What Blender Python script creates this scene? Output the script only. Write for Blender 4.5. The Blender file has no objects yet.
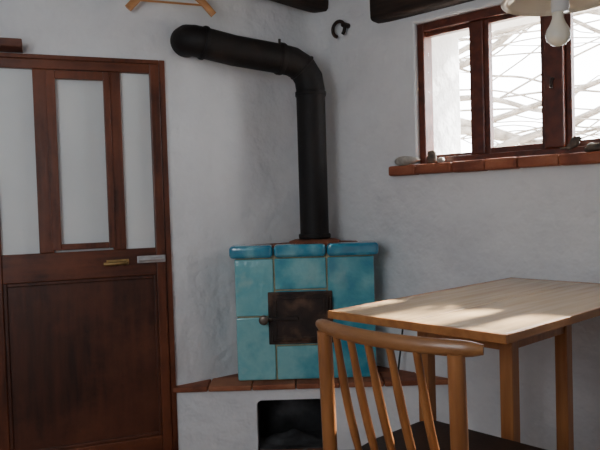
import bpy, bmesh, math, random
from mathutils import Vector, Matrix, noise
random.seed(7)
S=bpy.context.scene
H=1.13
# ------------------------------------------------------------------ frames
C=Vector((0.10,3.50)); W=Vector((0.7349,-0.6782)); NI=Vector((-0.6782,-0.7349))   # window wall
K=Vector((-0.577,3.0)); U=Vector((-0.9336,-0.3584)); NK=Vector((0.3584,-0.9336))  # door wall
def fR(s,n,z):
    p=C+W*s+NI*n; return Vector((p.x,p.y,z))
def fD(t,n,z):
    p=K+U*t+NK*n; return Vector((p.x,p.y,z))
E1=Vector((0.744,0.668)); E2=Vector((0.683,-0.730))
TL=Vector((0.076,2.01)); CA=Vector((0.037,1.57))
def fT(a,b,z):
    p=TL+E1*a+E2*b; return Vector((p.x,p.y,z))
def fC(a,b,z):
    p=CA+E2*a+E1*b; return Vector((p.x,p.y,z))
def fW(x,y,z): return Vector((x,y,z))
# ------------------------------------------------------------------ materials
def newmat(name):
    m=bpy.data.materials.new(name); m.use_nodes=True
    nt=m.node_tree; b=nt.nodes['Principled BSDF']
    return m,nt,b
def N(nt,t,**k):
    n=nt.nodes.new(t)
    for a,v in k.items():
        if a in n.inputs: n.inputs[a].default_value=v
        else: setattr(n,a,v)
    return n
def ramp(nt,stops):
    r=nt.nodes.new('ShaderNodeValToRGB'); cr=r.color_ramp
    cr.elements[0].position=stops[0][0]; cr.elements[0].color=(*stops[0][1],1)
    cr.elements[1].position=stops[-1][0]; cr.elements[1].color=(*stops[-1][1],1)
    for p,c in stops[1:-1]:
        e=cr.elements.new(p); e.color=(*c,1)
    return r
def noisy(name,stops,scale=5,rough=.6,metal=0,bump=.1,bscale=30,stretch=(1,1,1),rot=0,detail=6,spec=.5,coat=0,dist=.02,rnd=0,wear=None):
    m,nt,b=newmat(name); L=nt.links
    tc=N(nt,'ShaderNodeTexCoord'); mp=N(nt,'ShaderNodeMapping'); 
    mp0=N(nt,'ShaderNodeMapping'); mp0.inputs['Rotation'].default_value=(0,0,rot)
    mp.inputs['Scale'].default_value=stretch
    L.new(tc.outputs['Object'],mp0.inputs[0]); L.new(mp0.outputs[0],mp.inputs[0])
    n1=N(nt,'ShaderNodeTexNoise',Scale=scale,Detail=detail); L.new(mp.outputs[0],n1.inputs['Vector'])
    r=ramp(nt,stops)
    if rnd:
        at=N(nt,'ShaderNodeAttribute'); at.attribute_name='rnd'
        ma=N(nt,'ShaderNodeMath',operation='MULTIPLY_ADD'); ma.inputs[1].default_value=rnd; 
        L.new(at.outputs['Fac'],ma.inputs[0]); L.new(n1.outputs['Fac'],ma.inputs[2]); L.new(ma.outputs[0],r.inputs[0])
    else: L.new(n1.outputs['Fac'],r.inputs[0])
    col=r.outputs[0]
    if wear:
        nw=N(nt,'ShaderNodeTexNoise',Scale=2.2,Detail=7,Roughness=.65); L.new(tc.outputs['Object'],nw.inputs['Vector'])
        rw=ramp(nt,[(.45,(0,0,0)),(.68,(1,1,1))]); L.new(nw.outputs['Fac'],rw.inputs[0])
        mm=N(nt,'ShaderNodeMix',data_type='RGBA'); L.new(rw.outputs[0],mm.inputs['Factor']); L.new(col,mm.inputs[6]); mm.inputs[7].default_value=(*wear,1)
        col=mm.outputs[2]
    L.new(col,b.inputs['Base Color'])
    b.inputs['Roughness'].default_value=rough; b.inputs['Metallic'].default_value=metal
    b.inputs['Specular IOR Level'].default_value=spec
    b.inputs['Coat Weight'].default_value=coat; b.inputs['Coat Roughness'].default_value=.08
    if bump:
        n2=N(nt,'ShaderNodeTexNoise',Scale=bscale,Detail=5); L.new(mp.outputs[0],n2.inputs['Vector'])
        bp=N(nt,'ShaderNodeBump',Strength=bump,Distance=dist); L.new(n2.outputs['Fac'],bp.inputs['Height'])
        L.new(bp.outputs[0],b.inputs['Normal'])
    return m
def plaster(name,col,dirt):
    m,nt,b=newmat(name); L=nt.links
    tc=N(nt,'ShaderNodeTexCoord')
    n1=N(nt,'ShaderNodeTexNoise',Scale=1.7,Detail=10,Roughness=.68); L.new(tc.outputs['Object'],n1.inputs['Vector'])
    r=ramp(nt,[(.32,dirt),(.50,tuple((a+b_*2)/3 for a,b_ in zip(dirt,col))),(.62,col)]); L.new(n1.outputs['Fac'],r.inputs[0]); L.new(r.outputs[0],b.inputs['Base Color'])
    b.inputs['Roughness'].default_value=.92; b.inputs['Specular IOR Level'].default_value=.15
    n2=N(nt,'ShaderNodeTexNoise',Scale=4.5,Detail=4); n3=N(nt,'ShaderNodeTexNoise',Scale=45,Detail=5)
    L.new(tc.outputs['Object'],n2.inputs['Vector']); L.new(tc.outputs['Object'],n3.inputs['Vector'])
    b1=N(nt,'ShaderNodeBump',Strength=.7,Distance=.06); b2=N(nt,'ShaderNodeBump',Strength=.35,Distance=.006)
    L.new(n2.outputs['Fac'],b1.inputs['Height']); L.new(n3.outputs['Fac'],b2.inputs['Height'])
    L.new(b1.outputs[0],b2.inputs['Normal']); L.new(b2.outputs[0],b.inputs['Normal'])
    return m
M_pl=plaster('white_plaster',(.80,.81,.82),(.69,.70,.715))
def wood(name,c1,c2,rot,stretch,rough=.45,scale=6,coat=0,bump=.08,wear=None):
    return noisy(name,[(.3,c1),(.5,tuple((a+b)/2 for a,b in zip(c1,c2))),(.7,c2)],scale=scale,rough=rough,bump=bump,bscale=scale*2,stretch=stretch,rot=rot,coat=coat,dist=.01,wear=wear)
rD=-math.atan2(U.y,U.x); rR=-math.atan2(W.y,W.x); rT=-math.atan2(E1.y,E1.x); rC=-math.atan2(E2.y,E2.x)
WR=(.19,.054,.022)
M_doorv=wood('door_wood_vertical',(.038,.010,.004),(.14,.036,.014),rD,(8,8,.7),.4,wear=WR)
M_doorh=wood('door_wood_horizontal',(.036,.010,.005),(.125,.033,.013),rD,(.7,8,8),.4,wear=WR)
M_doorp=wood('door_panel_wood',(.026,.008,.004),(.080,.022,.010),rD,(6,8,.6),.45,wear=(.13,.039,.018))
M_win=wood('window_wood',(.055,.011,.005),(.15,.032,.013),rR,(4,8,4),.4)
M_beam=wood('old_beam_wood',(.010,.006,.004),(.038,.020,.012),rR,(1,8,8),.85,bump=.5)
M_joist=wood('joist_wood',(.012,.007,.004),(.045,.023,.014),rT,(1,8,8),.85,bump=.5)
M_top=wood('table_top_wood',(.50,.31,.145),(.68,.47,.25),rT,(.7,9,9),.26,scale=4,coat=.35,bump=.03)
M_edge=wood('table_edge_wood',(.26,.10,.028),(.40,.17,.05),rT,(1,6,6),.45)
M_leg=wood('table_leg_wood',(.27,.10,.030),(.40,.17,.055),rT,(8,8,.7),.45)
M_chair=wood('chair_wood',(.20,.070,.020),(.35,.14,.044),rC,(6,6,1),.35,coat=.2)
M_chrail=wood('chair_rail_wood',(.17,.066,.022),(.32,.145,.052),rC,(1,9,9),.35,coat=.2)
M_seat=noisy('brown_leather',[(.3,(.018,.009,.006)),(.7,(.05,.024,.014))],scale=8,rough=.5,bump=.2,bscale=90,dist=.003)
M_iron=noisy('black_stovepipe',[(.35,(.005,.004,.004)),(.6,(.011,.008,.007)),(.8,(.028,.016,.011))],scale=7,rough=.62,metal=0,spec=.35,bump=.35,bscale=30,dist=.006)
M_cast=noisy('rusty_cast_iron',[(.3,(.012,.008,.006)),(.52,(.04,.021,.014)),(.68,(.14,.075,.045))],scale=11,rough=.6,metal=.2,bump=.35,bscale=40,dist=.004)
M_terra=noisy('terracotta',[(.3,(.15,.042,.018)),(.55,(.28,.085,.036)),(.9,(.40,.16,.08))],scale=9,rough=.7,bump=.35,bscale=30,dist=.008,rnd=.3)
M_sill=noisy('sill_brick',[(.3,(.16,.04,.018)),(.6,(.30,.085,.036)),(.95,(.42,.16,.08))],scale=12,rough=.65,bump=.5,bscale=25,dist=.01,rnd=.2)
M_tile=noisy('turquoise_glaze',[(.14,(.016,.16,.27)),(.34,(.05,.30,.41)),(.50,(.12,.44,.51)),(.66,(.25,.59,.61)),(.80,(.18,.52,.57)),(.98,(.50,.74,.66))],scale=8,detail=10,rough=.12,bump=.55,bscale=9,dist=.02,coat=1,rnd=.20)
M_rim=noisy('turquoise_rim_glaze',[(.28,(.015,.16,.30)),(.55,(.06,.31,.44)),(.8,(.22,.54,.60))],scale=11,rough=.10,bump=.35,bscale=11,dist=.012,coat=1,rnd=.15)
M_grout=noisy('cream_grout',[(.3,(.34,.30,.18)),(.7,(.50,.45,.28))],scale=30,rough=.9)
M_pane=noisy('frosted_pane',[(.3,(.68,.71,.71)),(.7,(.78,.81,.80))],scale=2,rough=.3,bump=.05,bscale=4)
M_brass=noisy('brass',[(.3,(.35,.22,.08)),(.7,(.6,.42,.18))],scale=20,rough=.35,metal=.8,bump=0)
M_steel=noisy('steel',[(.3,(.5,.5,.5)),(.7,(.7,.7,.71))],scale=20,rough=.4,metal=.6,bump=0)
M_porc=noisy('white_porcelain',[(.3,(.7,.69,.66)),(.7,(.8,.79,.76))],scale=4,rough=.25,bump=0)
M_hang=wood('hanger_wood',(.40,.17,.06),(.6,.3,.12),rD,(1,6,6),.4)
M_shell=noisy('shell',[(.3,(.30,.27,.23)),(.7,(.6,.57,.5))],scale=30,rough=.6,bump=.3,bscale=50,dist=.005)
M_stone=noisy('dark_stone',[(.3,(.06,.045,.035)),(.7,(.2,.15,.11))],scale=20,rough=.8,bump=.4,bscale=40,dist=.005)
M_nshade=noisy('niche_shade',[(.3,(.012,.012,.012)),(.5,(.04,.04,.042)),(.75,(.13,.13,.135))],scale=6,rough=.95,bump=.4,bscale=40,dist=.005)  # niche shade put into the colour, near-black with grey mottling
M_bark=noisy('weathered_branch',[(.3,(.13,.11,.09)),(.7,(.34,.30,.26))],scale=20,rough=.9,bump=.4,bscale=40,dist=.005)
M_soil=noisy('dry_soil',[(.3,(.35,.28,.2)),(.7,(.5,.43,.33))],scale=3,rough=.95)
M_cable=noisy('black_rubber',[(.3,(.01,.01,.01)),(.7,(.02,.02,.02))],rough=.5,bump=0)
m,nt,b=newmat('opal_glass'); b.inputs['Base Color'].default_value=(.82,.78,.68,1); b.inputs['Roughness'].default_value=.15
tl_=N(nt,'ShaderNodeBsdfTranslucent'); tl_.inputs[0].default_value=(.85,.80,.70,1); mx=N(nt,'ShaderNodeMixShader'); mx.inputs[0].default_value=.25
nt.links.new(b.outputs[0],mx.inputs[1]); nt.links.new(tl_.outputs[0],mx.inputs[2]); nt.links.new(mx.outputs[0],nt.nodes['Material Output'].inputs[0])
M_opal=m
m,nt,b=newmat('window_glass'); nt.nodes.remove(b)
tr=N(nt,'ShaderNodeBsdfTransparent'); gl=N(nt,'ShaderNodeBsdfGlossy',Roughness=.02); mx=N(nt,'ShaderNodeMixShader'); mx.inputs[0].default_value=.04
nt.links.new(tr.outputs[0],mx.inputs[1]); nt.links.new(gl.outputs[0],mx.inputs[2]); nt.links.new(mx.outputs[0],nt.nodes['Material Output'].inputs[0])
M_glass=m
m,nt,b=newmat('floor_terracotta_tiles'); L=nt.links
tc=N(nt,'ShaderNodeTexCoord'); mp=N(nt,'ShaderNodeMapping'); mp.inputs['Rotation'].default_value=(0,0,rR)
bt=N(nt,'ShaderNodeTexBrick',Scale=2.2); bt.offset=0; bt.inputs['Brick Width'].default_value=.5; bt.inputs['Row Height'].default_value=.5
bt.inputs['Color1'].default_value=(.20,.08,.045,1); bt.inputs['Color2'].default_value=(.27,.115,.065,1); bt.inputs['Mortar'].default_value=(.25,.22,.19,1); bt.inputs['Mortar Size'].default_value=.012
L.new(tc.outputs['Object'],mp.inputs[0]); L.new(mp.outputs[0],bt.inputs['Vector']); L.new(bt.outputs['Color'],b.inputs['Base Color']); b.inputs['Roughness'].default_value=.5
M_floor=m
# ------------------------------------------------------------------ mesh helpers
def link(name,bm,mat,parent=None,smooth=False,bevel=0,rnd=False,seg=2):
    me=bpy.data.meshes.new(name)
    bmesh.ops.recalc_face_normals(bm,faces=bm.faces)
    bm.to_mesh(me); bm.free()
    if smooth:
        for p in me.polygons: p.use_smooth=True
    ob=bpy.data.objects.new(name,me); S.collection.objects.link(ob)
    me.materials.append(mat)
    if bevel:
        md=ob.modifiers.new('bevel','BEVEL'); md.width=bevel; md.segments=seg; md.limit_method='ANGLE'; md.angle_limit=math.radians(40)
    if parent: ob.parent=parent
    return ob
def empty(name):
    e=bpy.data.objects.new(name,None); S.collection.objects.link(e); return e
def addbox(bm,f,a0,a1,b0,b1,z0,z1,lay=None,val=0):
    v=[bm.verts.new(f(a,b_,z)) for a in(a0,a1) for b_ in (b0,b1) for z in (z0,z1)]
    fs=[(0,1,3,2),(4,6,7,5),(0,4,5,1),(2,3,7,6),(0,2,6,4),(1,5,7,3)]
    for q in fs:
        fc=bm.faces.new([v[i] for i in q])
        if lay is not None:
            for lp in fc.loops: lp[lay]=(val,val,val,1)
def boxes(name,f,lst,mat,parent=None,bevel=.003,rnd=False):
    bm=bmesh.new(); lay=bm.loops.layers.float_color.new('rnd') if rnd else None
    for bx in lst: addbox(bm,f,*bx,lay=lay,val=random.uniform(-1,1))
    return link(name,bm,mat,parent,bevel=bevel)
def prism(name,f,poly,z0,z1,mat,parent=None,bevel=0,extr='z'):
    bm=bmesh.new()
    lo=[bm.verts.new(f(x,y,z0)) for x,y in poly]; hi=[bm.verts.new(f(x,y,z1)) for x,y in poly]
    n=len(poly); bm.faces.new(lo); bm.faces.new(hi)
    for i in range(n): bm.faces.new([lo[i],lo[(i+1)%n],hi[(i+1)%n],hi[i]])
    return link(name,bm,mat,parent,bevel=bevel)
def smoothpath(pts,n=8):
    out=[]; P=[Vector(p) for p in pts]; P=[P[0]*2-P[1]]+P+[P[-1]*2-P[-2]]
    for i in range(1,len(P)-2):
        for k in range(n):
            t=k/n; a,b_,c,d=P[i-1],P[i],P[i+1],P[i+2]
            out.append(.5*((2*b_)+(c-a)*t+(2*a-5*b_+4*c-d)*t*t+(3*b_-a-3*c+d)*t**3))
    out.append(P[-2]); return out
def addtube(bm,pts,r,seg=16,squash=1,up=None):
    pts=[Vector(p) for p in pts]; n=len(pts)
    R=r if isinstance(r,(list,tuple)) else [r]*n
    rings=[]; prev=None
    for i,p in enumerate(pts):
        t=(pts[min(i+1,n-1)]-pts[max(i-1,0)]).normalized()
        if up is not None: a=(up-t*up.dot(t)).normalized()
        elif prev is None:
            a=t.orthogonal().normalized()
        else: a=(prev-t*prev.dot(t)).normalized()
        prev=a; b_=t.cross(a)
        rings.append([bm.verts.new(p+(a*math.cos(2*math.pi*k/seg)+b_*math.sin(2*math.pi*k/seg)*squash)*R[i]) for k in range(seg)])
    for i in range(n-1):
        for k in range(seg):
            bm.faces.new([rings[i][k],rings[i][(k+1)%seg],rings[i+1][(k+1)%seg],rings[i+1][k]])
    bm.faces.new(rings[0][::-1]); bm.faces.new(rings[-1])
def tube(name,pts,r,mat,parent=None,seg=16,squash=1,up=None):
    bm=bmesh.new(); addtube(bm,pts,r,seg,squash,up)
    o=link(name,bm,mat,parent,smooth=True); o.data.set_sharp_from_angle(angle=math.radians(60)); return o
def lathe(name,prof,c,mat,parent=None,seg=40,axis='z',sx=1,sy=1):
    bm=bmesh.new(); rings=[]
    c=Vector(c)
    for r,z in prof:
        rings.append([bm.verts.new(c+Vector((r*sx*math.cos(2*math.pi*k/seg),r*sy*math.sin(2*math.pi*k/seg),z))) for k in range(seg)])
    for i in range(len(prof)-1):
        for k in range(seg):
            bm.faces.new([rings[i][k],rings[i][(k+1)%seg],rings[i+1][(k+1)%seg],rings[i+1][k]])
    bmesh.ops.remove_doubles(bm,verts=bm.verts,dist=1e-5)
    return link(name,bm,mat,parent,smooth=True)
# ------------------------------------------------------------------ room shell
ZC=2.36
def wallpath(name,path,z0,z1,thick,side):
    bm=bmesh.new(); n=len(path); P=[Vector(p) for p in path]; outp=[]
    for i,p in enumerate(P):
        t=(P[min(i+1,n-1)]-P[max(i-1,0)]).normalized(); nn=Vector((-t.y,t.x))*side
        outp.append(p+nn*thick)
    prof=[]
    for p,q in zip(P,outp):
        prof.append([bm.verts.new((p.x,p.y,z0)),bm.verts.new((p.x,p.y,z1)),bm.verts.new((q.x,q.y,z1)),bm.verts.new((q.x,q.y,z0))])
    for i in range(n-1):
        for k in range(4):
            bm.faces.new([prof[i][k],prof[i+1][k],prof[i+1][(k+1)%4],prof[i][(k+1)%4]])
    bm.faces.new(prof[0]); bm.faces.new(prof[-1][::-1])
    o=link(name,bm,M_pl)
    for p in o.data.polygons: p.use_smooth=abs(p.normal.z)<.5
    o.data.set_sharp_from_angle(angle=math.radians(35))
    return o
def bez(a,b_,c,n=10):
    return [a*(1-t)**2+b_*2*t*(1-t)+c*t*t for t in [i/n for i in range(n+1)]]
A0=Vector((-2.9,3.0-.3584*(2.323/.9336)))
dK=(C-K).normalized()
path=[A0]+bez(K+U*.02,K,K+dK*.18)+bez(C-dK*.09,C,C+W*.11,10)+[C+W*.12]
wallpath('wall_back',path,-.02,ZC,.25,1)
s0,s1,zb,zt=.62,1.90,1.28,1.945
bm=bmesh.new()
ss=[.12,s0,s1,3.2]; zz=[-.02,zb,zt,ZC]; TH=.42
g={}
for side,n in ((0,0),(1,-TH)):
    for i,s in enumerate(ss):
        for j,z in enumerate(zz): g[side,i,j]=bm.verts.new(fR(s,n,z))
for side in (0,1):
    for i in range(3):
        for j in range(3):
            if (i,j)==(1,1): continue
            bm.faces.new([g[side,i,j],g[side,i+1,j],g[side,i+1,j+1],g[side,i,j+1]])
hole=[]
for a,b_ in (((1,1),(2,1)),((2,1),(2,2)),((2,2),(1,2)),((1,2),(1,1))):
    f_=bm.faces.new([g[0,a[0],a[1]],g[0,b_[0],b_[1]],g[1,b_[0],b_[1]],g[1,a[0],a[1]]])
    hole+= [e for e in f_.edges if set(e.verts)=={g[0,a[0],a[1]],g[0,b_[0],b_[1]]} or set(e.verts)=={g[1,a[0],a[1]],g[1,b_[0],b_[1]]}]
for i in range(3):
    for j in (0,3): bm.faces.new([g[0,i,j],g[0,i+1,j],g[1,i+1,j],g[1,i,j]])
for j in range(3):
    for i in (0,3): bm.faces.new([g[0,i,j],g[0,i,j+1],g[1,i,j+1],g[1,i,j]])
bmesh.ops.bevel(bm,geom=hole,offset=.014,segments=3,profile=.5,affect='EDGES')
link('wall_right',bm,M_pl)
P3=C+W*3.2; P4=P3+Vector((-.6782,-.7349))*4.0
wallpath('wall_near',[P3+W*0,P4],-.02,ZC,.2,1)
wallpath('wall_left',[P4,A0],-.02,ZC,.2,1)
poly=[A0+Vector((-.1,.3)),Vector((0.1,3.8)),C+W*.0-NI*.42,P3-NI*.42+W*.2,P3+W*.2,P4+Vector((.1,-.25)),P4+Vector((-.2,-.2)),A0+Vector((-.25,0))]
prism('floor',fW,[(p.x,p.y) for p in poly],-.12,0,M_floor)
prism('ceiling',fW,[(p.x,p.y) for p in poly],ZC,ZC+.12,M_pl)
go=prism('ground',fW,[(-8,-8),(14,-8),(14,14),(-8,14)],-.3,-.13,M_soil)
# ------------------------------------------------------------------ ceiling joists + lintel
def roughlog(bm,p0,p1,w,h,seg=14,n=14):
    p0=Vector(p0);p1=Vector(p1); pts=[];R=[]
    t=(p1-p0).normalized(); side=t.cross(Vector((0,0,1))).normalized(); up=Vector((0,0,1)); rings=[]
    for i in range(n+1):
        p=p0.lerp(p1,i/n); ring=[]
        for k in range(seg):
            a=2*math.pi*k/seg; c,s_=math.cos(a),math.sin(a)
            e=.35; x=math.copysign(abs(c)**e,c); y=math.copysign(abs(s_)**e,s_)
            rr=1+.10*noise.noise(Vector((p.x*3+c,p.y*3+s_,p.z*3+k*.1)))
            if i in (0,n): rr*=.93
            ring.append(bm.verts.new(p+side*x*w/2*rr+up*y*h/2*rr))
        rings.append(ring)
    for i in range(n):
        for k in range(seg): bm.faces.new([rings[i][k],rings[i][(k+1)%seg],rings[i+1][(k+1)%seg],rings[i+1][k]])
    bm.faces.new(rings[0]); bm.faces.new(rings[-1])
for i,s in enumerate((.06,.95,1.85,2.75)):
    bm=bmesh.new(); roughlog(bm,fR(s,-.05,2.215),fR(s,3.2 if s>1 else (2.0 if s>.5 else 1.35),2.215),.11,.19)
    o=link('ceiling_joist' if i==0 else 'ceiling_joist.%03d'%i,bm,M_joist,smooth=True)
bm=bmesh.new(); roughlog(bm,fR(.42,.0,2.045),fR(2.15,.0,2.045),.15,.125,n=26)
link('window_lintel_beam',bm,M_beam,smooth=True)
# ------------------------------------------------------------------ window
w=empty('window_1')
y0,y1=-.085,-.03
fr=[(s0,.655,y0-.01,y1+.01,zb,zt),(1.865,s1,y0-.01,y1+.01,zb,zt),(.655,1.865,y0-.01,y1+.01,zb+.015,1.325),(.655,1.865,y0-.01,y1+.01,1.905,zt)]
boxes('frame',fR,fr,M_win,w,.004)
boxes('mullion_bars',fR,[(.878,.945,y0,y1,1.325,1.905),(1.215,1.295,y0-.005,y1+.02,1.325,1.905),(1.565,1.63,y0,y1,1.325,1.905)],M_win,w,.006)
sash=[]
for a,b_ in ((.945,1.215),(1.295,1.565)):
    sash+=[(a,a+.022,y0+.01,y1-.01,1.325,1.905),(b_-.022,b_,y0+.01,y1-.01,1.325,1.905),(a+.022,b_-.022,y0+.01,y1-.01,1.325,1.350),(a+.022,b_-.022,y0+.01,y1-.01,1.885,1.905)]
for a,b_ in ((.655,.878),(1.63,1.865)):
    sash+=[(a,b_,y0+.01,y1-.01,1.325,1.338),(a,b_,y0+.01,y1-.01,1.885,1.905)]
boxes('sashes',fR,sash,M_win,w,.003)
boxes('glass',fR,[(.655,.878,-.060,-.057,1.33,1.9),(.96,1.2,-.060,-.057,1.345,1.89),(1.31,1.55,-.060,-.057,1.345,1.89),(1.63,1.865,-.060,-.057,1.33,1.9)],M_glass,w,0)
tube('latch',[fR(1.255,-.012,1.60),fR(1.255,.01,1.60),fR(1.255,.012,1.56)],.006,M_cast,w,8)
lst=[];s=.484
while s<2.05:
    l=random.uniform(.13,.20); z=1.297+random.uniform(-.002,.002)
    lst.append((s+.001,s+l-.001,-.12,.050+random.uniform(-.003,.003),1.250+random.uniform(-.002,.002),z)); s+=l
boxes('window_sill',fR,lst,M_sill,None,.009,True)
# ------------------------------------------------------------------ sill objects
bm=bmesh.new(); bmesh.ops.create_uvsphere(bm,u_segments=36,v_segments=16,radius=1)
c=fR(.570,.008,1.318)
rot=Matrix.Rotation(math.atan2(W.y,W.x),3,'Z')
for v in bm.verts:
    a=math.atan2(v.co.y,v.co.x); k=1+.10*math.cos(a*12); co=Vector((v.co.x*.066*k,v.co.y*.024*k,v.co.z*.022*(1-.35*v.co.x)))
    v.co=c+rot@co
link('seashell',bm,M_shell,smooth=True)
def rock(name,c,sz,mat,seed):
    bm=bmesh.new(); bmesh.ops.create_icosphere(bm,subdivisions=3,radius=1)
    for v in bm.verts:
        k=1+.35*noise.noise(v.co*1.6+Vector((seed,0,0)))
        v.co=Vector(c)+rot@Vector((v.co.x*sz[0]*k,v.co.y*sz[1]*k,v.co.z*sz[2]*k))
    return link(name,bm,mat,smooth=True)
rock('small_stone',fR(.705,.015,1.324),(.026,.018,.030),M_stone,3)
rock('small_stone.001',fR(.755,.02,1.308),(.016,.016,.013),M_shell,5)
rock('pebble',fR(1.42,.02,1.313),(.035,.02,.018),M_stone,9)
bm=bmesh.new()
addtube(bm,smoothpath([fR(1.29,.02,1.318),fR(1.33,.02,1.322),fR(1.355,.02,1.347),fR(1.375,.02,1.352)],5),[.004]*4+[.012]*3+[.018]*4+[.011]*3+[.003]*2,12)
link('carved_bird',bm,M_stone,smooth=True)
# ------------------------------------------------------------------ outside branch fence
bm=bmesh.new()
for i in range(66):
    m_=random.uniform(.75,1.3); z=random.uniform(1.15,2.5); sl=random.uniform(-.45,.55)
    a=random.uniform(-1.2,1.2); ln=random.uniform(1.2,2.8); pts=[]
    n=7
    for k in range(n):
        pts.append(fR(a+ln*k/(n-1),-m_+random.uniform(-.05,.05),z+sl*(k/(n-1)-.5)*ln+random.uniform(-.07,.07)))
    r0=random.choice((.005,.007,.012,.028)); sp=smoothpath(pts,4); addtube(bm,sp,[r0*(1-.6*j/len(sp)) for j in range(len(sp))],7)
for i in range(5):
    a=-1+i*.95; addtube(bm,[fR(a,-1.0,-.2),fR(a+.05,-1.03,1.2),fR(a+.02,-1.0,2.6)],.03,8)
link('branch_fence',bm,M_bark,smooth=True)
# ------------------------------------------------------------------ door
d=empty('door_1')
n0,n1=-.01,.035
T0,T1=.044,.762; DT=1.768; GT=1.727
st=[(T0,.086,n0,n1,.0,DT),(.715,T1,n0,n1,.0,DT),(.213,.268,n0,n1,.955,GT),(.508,.568,n0,n1,.955,GT)]
boxes('stiles',fD,st,M_doorv,d,.004)
boxes('rails',fD,[(.086,.715,n0,n1,GT,DT),(.086,.715,n0,n1,.835,.955),(.086,.715,n0,n1,0,.11)],M_doorh,d,.004)
boxes('center_sash',fD,[(.258,.286,n1-.01,n1+.012,.965,GT-.005),(.480,.518,n1-.01,n1+.012,.965,GT-.005),(.286,.480,n1-.01,n1+.012,.965,.99),(.286,.480,n1-.01,n1+.012,GT-.04,GT-.005)],M_doorv,d,.003)
boxes('panes',fD,[(.082,.217,.005,.010,.955,GT),(.265,.512,.008,.014,.955,GT),(.565,.72,.005,.010,.955,GT)],M_pane,d,0)
boxes('lower_panel',fD,[(.08,.72,.0,.016,.10,.84)],M_doorp,d,0)
boxes('panel_moulding',fD,[(.086,.098,.012,.028,.11,.835),(.70,.715,.012,.028,.11,.835),(.098,.70,.012,.028,.82,.835),(.098,.70,.012,.028,.11,.125)],M_doorp,d,.003)
boxes('brass_plate',fD,[(.205,.30,n1,n1+.004,.888,.912)],M_brass,d,.002)
tube('lever_handle',smoothpath([fD(.225,n1,.90),fD(.225,n1+.04,.90),fD(.26,n1+.045,.898),fD(.315,n1+.04,.897)],5),.008,M_brass,d,10)
boxes('bolt_plate',fD,[(.046,.170,n1,n1+.006,.89,.922)],M_steel,d,.003)
tube('sliding_bolt',[fD(.052,n1+.012,.906),fD(.165,n1+.012,.906)],.008,M_steel,d,10)
tr_=empty('trim_1')
boxes('door_casing',fD,[(.016,T0-.003,-.02,.022,0,1.79),(T1+.003,.80,-.02,.05,0,1.79),(T0-.003,T1+.003,-.02,.022,DT+.003,1.79)],M_doorv,tr_,.003)
boxes('wall_shelf',fD,[(.60,1.5,0,.12,1.795,1.828)],M_doorh,None,.004)
# ------------------------------------------------------------------ bench
be=empty('masonry_bench')
fy=2.985; nx0,nx1,nr,nz=-.222,.085,.025,.24
pz=[(-.62,0),(nx0,0)]+[(nx0+nr*(1-math.cos(t)),nz-nr+nr*math.sin(t)) for t in [i*math.pi/2/6 for i in range(0,7)]]
pz+=[(nx1-nr*(1-math.cos(t)),nz-nr+nr*math.sin(t)) for t in [i*math.pi/2/6 for i in range(6,-1,-1)]]+[(nx1,0),(.70,0),(.70,.292),(-.62,.292)]
prism('front_panel',lambda x,z,y:Vector((x,y,z)),pz,fy,fy+.07,M_pl,be)
boxes('niche_lining',fW,[(-.235,-.224,fy+.065,3.235,.0,.262),(.087,.10,fy+.065,3.30,.0,.262),(-.224,.087,3.232,3.245,.0,.262),(-.224,.087,fy+.03,3.232,0,.006)],M_nshade,be,0)  # dark lining added so the niche looks dimmer
prism('slab_bed',fW,[(-.57,3.01),(.62,3.01),(.10,3.49)],.262,.292,M_pl,be)
bm=bmesh.new(); lay=bm.loops.layers.float_color.new('rnd')
xs=[-.60,-.44,-.24,-.04,.16,.36,.53,.68]
for a,b_ in zip(xs[:-1],xs[1:]):
    addbox(bm,fW,a+.002,b_-.002,2.962,3.12,.292,.316,lay,random.uniform(-1,1))
link('edge_tiles',bm,M_terra,be,bevel=.006)
prism('field_tiles',fW,[(-.44,3.12),(.52,3.12),(.10,3.50)],.290,.3155,M_terra,be)
bm=bmesh.new(); bmesh.ops.create_grid(bm,x_segments=24,y_segments=14,size=.5)
for v in bm.verts:
    x,y=v.co.x*2,v.co.y*2; h_=max(0,1-(x*x+y*y))*.035*(1+.6*noise.noise(Vector((x*2,y*2,3))))
    v.co=Vector((-.07+x*.13,3.13+y*.08,.0055+h_))
link('ash_heap',bm,M_nshade,be,smooth=True)
# ------------------------------------------------------------------ stove
sv=empty('tiled_stove')
yf=3.03; zb0=.317
body=[(-.300,yf+.014),(.328,yf+.014),(.328,3.245),(.11,3.43),(-.0,3.36),(-.300,3.15)]
prism('grout_core',fW,body,zb0,.93,M_grout,sv)
bm=bmesh.new(); lay=bm.loops.layers.float_color.new('rnd')
g_=.0035
def tl(a0,a1,z0,z1,v): addbox(bm,fW,a0+g_,a1-g_,yf,yf+.02,z0+g_,z1-g_,lay,v)
cx=[-.31,-.127,.117,.338]
tl(cx[0],cx[1],.317,.615,.65); tl(cx[0],cx[1],.615,.885,1)
tl(cx[2],cx[3],.317,.60,-.45); tl(cx[2],cx[3],.60,.885,-.1)
tl(cx[1],cx[2],.317,.478,.2); tl(cx[1],cx[2],.735,.885,.5); tl(cx[1],cx[2],.478,.735,.1)
for sgn,x0,x1,ye in ((-1,-.31,-.29,3.15),(1,.318,.338,3.235)):
    for z0,z1,v in ((.317,.61,-.5),(.61,.885,-.2)):
        addbox(bm,fW,x0,x1,yf+.021,ye,z0+g_,z1-g_,lay,v)
link('glazed_tiles',bm,M_tile,sv,bevel=.006,seg=3)
bm=bmesh.new(); lay=bm.loops.layers.float_color.new('rnd')
cr=[-.332,-.127,.117,.360]
for i in range(3): addbox(bm,fW,cr[i]+.002,cr[i+1]-.002,yf-.022,yf+.06,.887,.946,lay,(.3,.5,-.2)[i])
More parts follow.
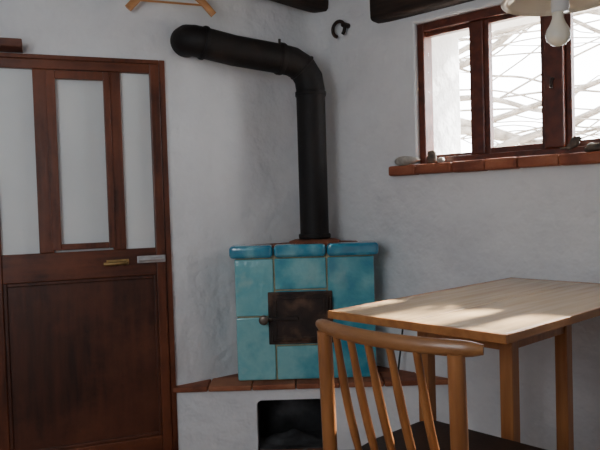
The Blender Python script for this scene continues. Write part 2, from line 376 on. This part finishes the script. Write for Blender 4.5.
addbox(bm,fW,-.332,-.25,yf+.063,3.14,.887,.946,lay,0); addbox(bm,fW,.28,.360,yf+.063,3.215,.887,.946,lay,-.3)
link('rim_tiles',bm,M_rim,sv,bevel=.018,seg=4)
prism('top_plate',fW,[(-.25,yf+.06),(.28,yf+.06),(.28,3.28),(.11,3.43),(-.0,3.35),(-.25,3.18)],.920,.940,M_terra,sv,bevel=.004)
lathe('flue_base',[(.125,.0),(.125,.010),(.10,.018),(.072,.020),(.072,0)],(.07,3.215,.9395),M_terra,sv)
boxes('iron_door_frame',fW,[(-.158,.138,yf-.012,yf+.002,.487,.728)],M_cast,sv,.004)
boxes('iron_door_leaf',fW,[(-.142,.122,yf-.022,yf-.010,.500,.714)],M_cast,sv,.006)
boxes('door_ribs',fW,[(-.125,.105,yf-.026,yf-.020,.512,.520),(-.125,.105,yf-.026,yf-.020,.694,.702),(-.125,-.117,yf-.026,yf-.020,.52,.694),(.097,.105,yf-.026,yf-.020,.52,.694),(-.155,-.02,yf-.032,yf-.024,.60,.616)],M_cast,sv,.002)
tube('hinge_pins',[(.130,yf-.02,.52),(.130,yf-.02,.70)],.008,M_cast,sv,8)
bm=bmesh.new()
addtube(bm,[(-.178,yf-.028,.608),(-.178,yf-.045,.608),(-.178,yf-.055,.608),(-.178,yf-.058,.608)],[.010,.022,.022,.014],18)
addtube(bm,[(-.178,yf-.03,.608),(-.14,yf-.03,.608)],.007,10)
link('door_knob',bm,noisy('worn_knob',[(.3,(.10,.08,.06)),(.7,(.25,.21,.17))],rough=.35,metal=.6,bump=0),sv,smooth=True)
# pipe
pp=empty('stove_pipe'); r=.070
px,py=.070,3.215
cl=[(px,py,.9605),(px,py,1.20),(px,py,1.45),(px,py,1.68)]
el=[Vector((px,py,1.68)),Vector((px-.008,py-.003,1.735)),Vector((px-.038,py-.014,1.785)),Vector((px-.085,py-.032,1.812)),Vector((px-.14,py-.055,1.822))]
run=[Vector((-.28,3.065,1.845)),Vector((-.41,2.998,1.868))]
cap=[Vector((-.450,2.984,1.875)),Vector((-.482,2.995,1.880)),Vector((-.496,3.025,1.881))]
tube('pipe_run',[Vector(p) for p in cl]+el[1:]+run+cap,r,M_iron,pp,28)
def ring(name,p,dirv,rr,wd):
    p=Vector(p); dv=Vector(dirv).normalized()
    tube(name,[p-dv*wd,p-dv*wd*.6,p+dv*wd*.6,p+dv*wd],[rr*.97,rr,rr,rr*.97],M_iron,pp,28)
ring('collar_1',(px,py,1.66),(0,0,1),r+.005,.012)
ring('collar_2',el[2],el[3]-el[1],r+.004,.006)
ring('collar_3',el[4],run[0]-el[4],r+.006,.014)
ring('collar_4',run[1],run[1]-run[0],r+.006,.01)
ring('collar_5',(px,py,.973),(0,0,1),r+.008,.011)
boxes('clamp_screw',fW,[(el[4].x-.006,el[4].x+.006,el[4].y-.05,el[4].y-.03,1.880,1.905)],M_cast,pp,.002)
# ------------------------------------------------------------------ poker
fp=empty('fire_poker')
tube('rod',smoothpath([(.435,3.06,.318),(.452,3.075,.42),(.468,3.085,.53)],5),.0045,M_cable,fp,8)
tube('hooked_grip',smoothpath([(.468,3.085,.53),(.470,3.087,.56),(.455,3.08,.575),(.445,3.075,.56)],5),.0055,M_cable,fp,8)
# ------------------------------------------------------------------ iron ring hook
hk=empty('iron_wall_ring')
c=fR(.20,.035,2.0)
pts=[]
for i in range(25):
    a=math.radians(-50+i*300/24); q=W*(.038*math.cos(a)); pts.append(Vector((c.x+q.x,c.y+q.y,c.z+.038*math.sin(a))))
tube('ring',pts,.009,M_cast,hk,10)
tube('spike',[fR(.235,-.01,2.015),fR(.235,.045,2.015)],.013,M_cast,hk,10)
# ------------------------------------------------------------------ hanger
hg=empty('clothes_hanger')
tc_=-.02
arm=[fD(tc_+.190,.05,2.00),fD(tc_+.13,.05,2.062),fD(tc_+.05,.05,2.112),fD(tc_,.05,2.122),fD(tc_-.05,.05,2.112),fD(tc_-.13,.05,2.062),fD(tc_-.190,.05,2.00)]
tube('arms',smoothpath(arm,5),.017,M_hang,hg,12,.55,Vector((0,0,1)))
tube('bar',[fD(tc_+.16,.05,2.04),fD(tc_-.16,.05,2.04)],.005,M_hang,hg,8)
tube('hook',smoothpath([fD(tc_,.05,2.12),fD(tc_,.05,2.17),fD(tc_+.02,.05,2.195),fD(tc_,.05,2.215),fD(tc_-.02,.05,2.20)],5),.003,M_steel,hg,8)
tube('wall_peg',[fD(tc_,-.03,2.21),fD(tc_,.08,2.213)],.008,M_beam,hg,8)
# ------------------------------------------------------------------ table
t=empty('wooden_table')
boxes('top_boards',fT,[(0.012,1.046,.012,.299,.780,.801),(0.012,1.046,.3015,.588,.780,.801)],M_top,t,.002)
boxes('edge_lipping',fT,[(0,.0118,0,.6,.778,.8015),(1.0462,1.058,0,.6,.778,.8015),(.012,1.046,0,.0118,.778,.8015),(.012,1.046,.5882,.6,.778,.8015)],M_edge,t,.002)
LG=[(.265,.165),(.250,.46),(.775,.15),(.59,.45)]
hl=.020
boxes('legs',fT,[(a-hl,a+hl,b_-hl,b_+hl,0,.779) for a,b_ in LG],M_leg,t,.004)
boxes('aprons',fT,[(.28,.76,.145,.162,.70,.779),(.27,.575,.445,.462,.70,.779),(.245,.262,.185,.44,.70,.779),(.58,.60,.163,.43,.71,.779)],M_leg,t,.002)
boxes('stretchers',fT,[(.28,.76,.146,.160,.12,.16),(.27,.575,.447,.460,.12,.16)],M_leg,t,.002)
# ------------------------------------------------------------------ chair
ch=empty('dining_chair')
def bow(a): return -.052*(1-((a-.224)/.224)**2)
rl=[fC(a,bow(a),.843) for a in [i*.446/24 for i in range(25)]]
rr=[.0170]*25; rr[0]=.010; rr[1]=.015; rr[-1]=.010; rr[-2]=.015
tube('top_rail',rl,rr,M_chrail,ch,16,.75,Vector((0,0,1)))
for i,a in enumerate((.034,.398)):
    b0=bow(a)
    tube('post_%d'%(i+1),smoothpath([fC(a,b0-.045,.0),fC(a,b0+.0,.25),fC(a,b0+.008,.50),fC(a,b0+.004,.70),fC(a,b0,.832)],4),[.013]*4+[.016]*4+[.0175]*5+[.0175]*4,M_chair,ch,14)
for i,a in enumerate((.090,.145,.200,.258,.320)):
    tube('spindle_%d'%(i+1),smoothpath([fC(a,bow(a),.835),fC(a+.002,bow(a)*.4+.01,.67),fC(a+.004,.045,.49)],5),[.0085]*3+[.0100]*5+[.0085]*3,M_chair,ch,10)
sp=[(.015,.01),(.415,.01),(.445,.20),(.445,.39),(.42,.43),(.01,.43),(-.015,.39),(-.015,.20)]
prism('seat',fC,sp,.485,.512,M_seat,ch,bevel=.012)
prism('seat_frame',fC,[(x*.96+.009,y*.96+.01) for x,y in sp],.455,.487,M_chair,ch,bevel=.004)
for i,(a,b_) in enumerate(((.03,.38),(.40,.38))):
    tube('front_leg_%d'%(i+1),[fC(a,b_+.02,0),fC(a,b_,.25),fC(a,b_,.46)],[.012,.016,.018],M_chair,ch,12)
tube('stretcher_1',[fC(.03,-.01,.2),fC(.03,.385,.2)],.009,M_chair,ch,10)
tube('stretcher_2',[fC(.398,-.01,.2),fC(.40,.385,.2)],.009,M_chair,ch,10)
tube('stretcher_3',[fC(.03,.19,.2),fC(.395,.19,.2)],.009,M_chair,ch,10)
# ------------------------------------------------------------------ pendant lamp
lp=empty('pendant_lamp'); lx,ly=.66,1.65
lathe('shade',[(.022,.060),(.05,.052),(.09,.034),(.122,.012),(.138,.0),(.141,-.002),(.139,-.006),(.12,.004),(.088,.026),(.05,.044),(.022,.052)],(lx,ly,1.620),M_opal,lp,56)
lathe('socket',[(0,.09),(.012,.088),(.016,.07),(.021,.06),(.022,.0),(.020,-.035),(.0,-.036)],(lx,ly,1.622),M_porc,lp)
lathe('bulb',[(.0,.052),(.013,.05),(.014,.035),(.019,.022),(.027,.008),(.030,-.006),(.027,-.019),(.018,-.028),(.008,-.032),(0,-.0325)],(lx-.006,ly,1.535),M_opal,lp)
tube('cord',[(lx,ly,1.705),(lx,ly,2.05),(lx,ly,ZC)],.0035,M_cable,lp,8)
lathe('ceiling_rose',[(0,-.03),(.03,-.028),(.045,-.01),(.045,0),(0,0)],(lx,ly,ZC),M_porc,lp)
# ------------------------------------------------------------------ light
wd=bpy.data.worlds.new('sky'); S.world=wd; wd.use_nodes=True
bg=wd.node_tree.nodes['Background']; bg.inputs[0].default_value=(.92,.96,1,1); bg.inputs[1].default_value=21.0
def aim(o,p,q):
    o.location=p; o.rotation_euler=(Vector(q)-Vector(p)).to_track_quat('-Z','Y').to_euler()
sl=bpy.data.lights.new('sun','SUN'); sl.energy=62; sl.angle=.035; sl.color=(1,.97,.91)
so=bpy.data.objects.new('sun',sl); S.collection.objects.link(so); aim(so,(4,5,6),Vector((4,5,6))+Vector((-.74,-.62,-.60)))
pl=bpy.data.lights.new('window_portal','AREA'); pl.shape='RECTANGLE'; pl.size=1.3; pl.size_y=.7; pl.cycles.is_portal=True
po=bpy.data.objects.new('window_portal',pl); S.collection.objects.link(po)
pc=fR(1.26,-.44,1.61); aim(po,pc,pc+Vector((NI.x,NI.y,0)))
al=bpy.data.lights.new('fill_light','AREA'); al.shape='RECTANGLE'; al.size=.9; al.size_y=1.1; al.energy=25; al.color=(.89,.945,1)  # unseen fill lamp added behind the camera; no doorway is built there
ao=bpy.data.objects.new('fill_light',al); S.collection.objects.link(ao); aim(ao,(-1.05,-.15,1.55),(.0,3.1,1.6))
# ------------------------------------------------------------------ camera
cd=bpy.data.cameras.new('camera'); cd.sensor_width=36; cd.lens=39.6; cd.clip_start=.05
co=bpy.data.objects.new('camera',cd); S.collection.objects.link(co); S.camera=co
co.location=(0,0,H)
R=Matrix.Rotation(math.radians(90-1.82),3,'X')@Matrix.Rotation(math.radians(-1.72),3,'Z')
co.rotation_euler=R.to_euler()
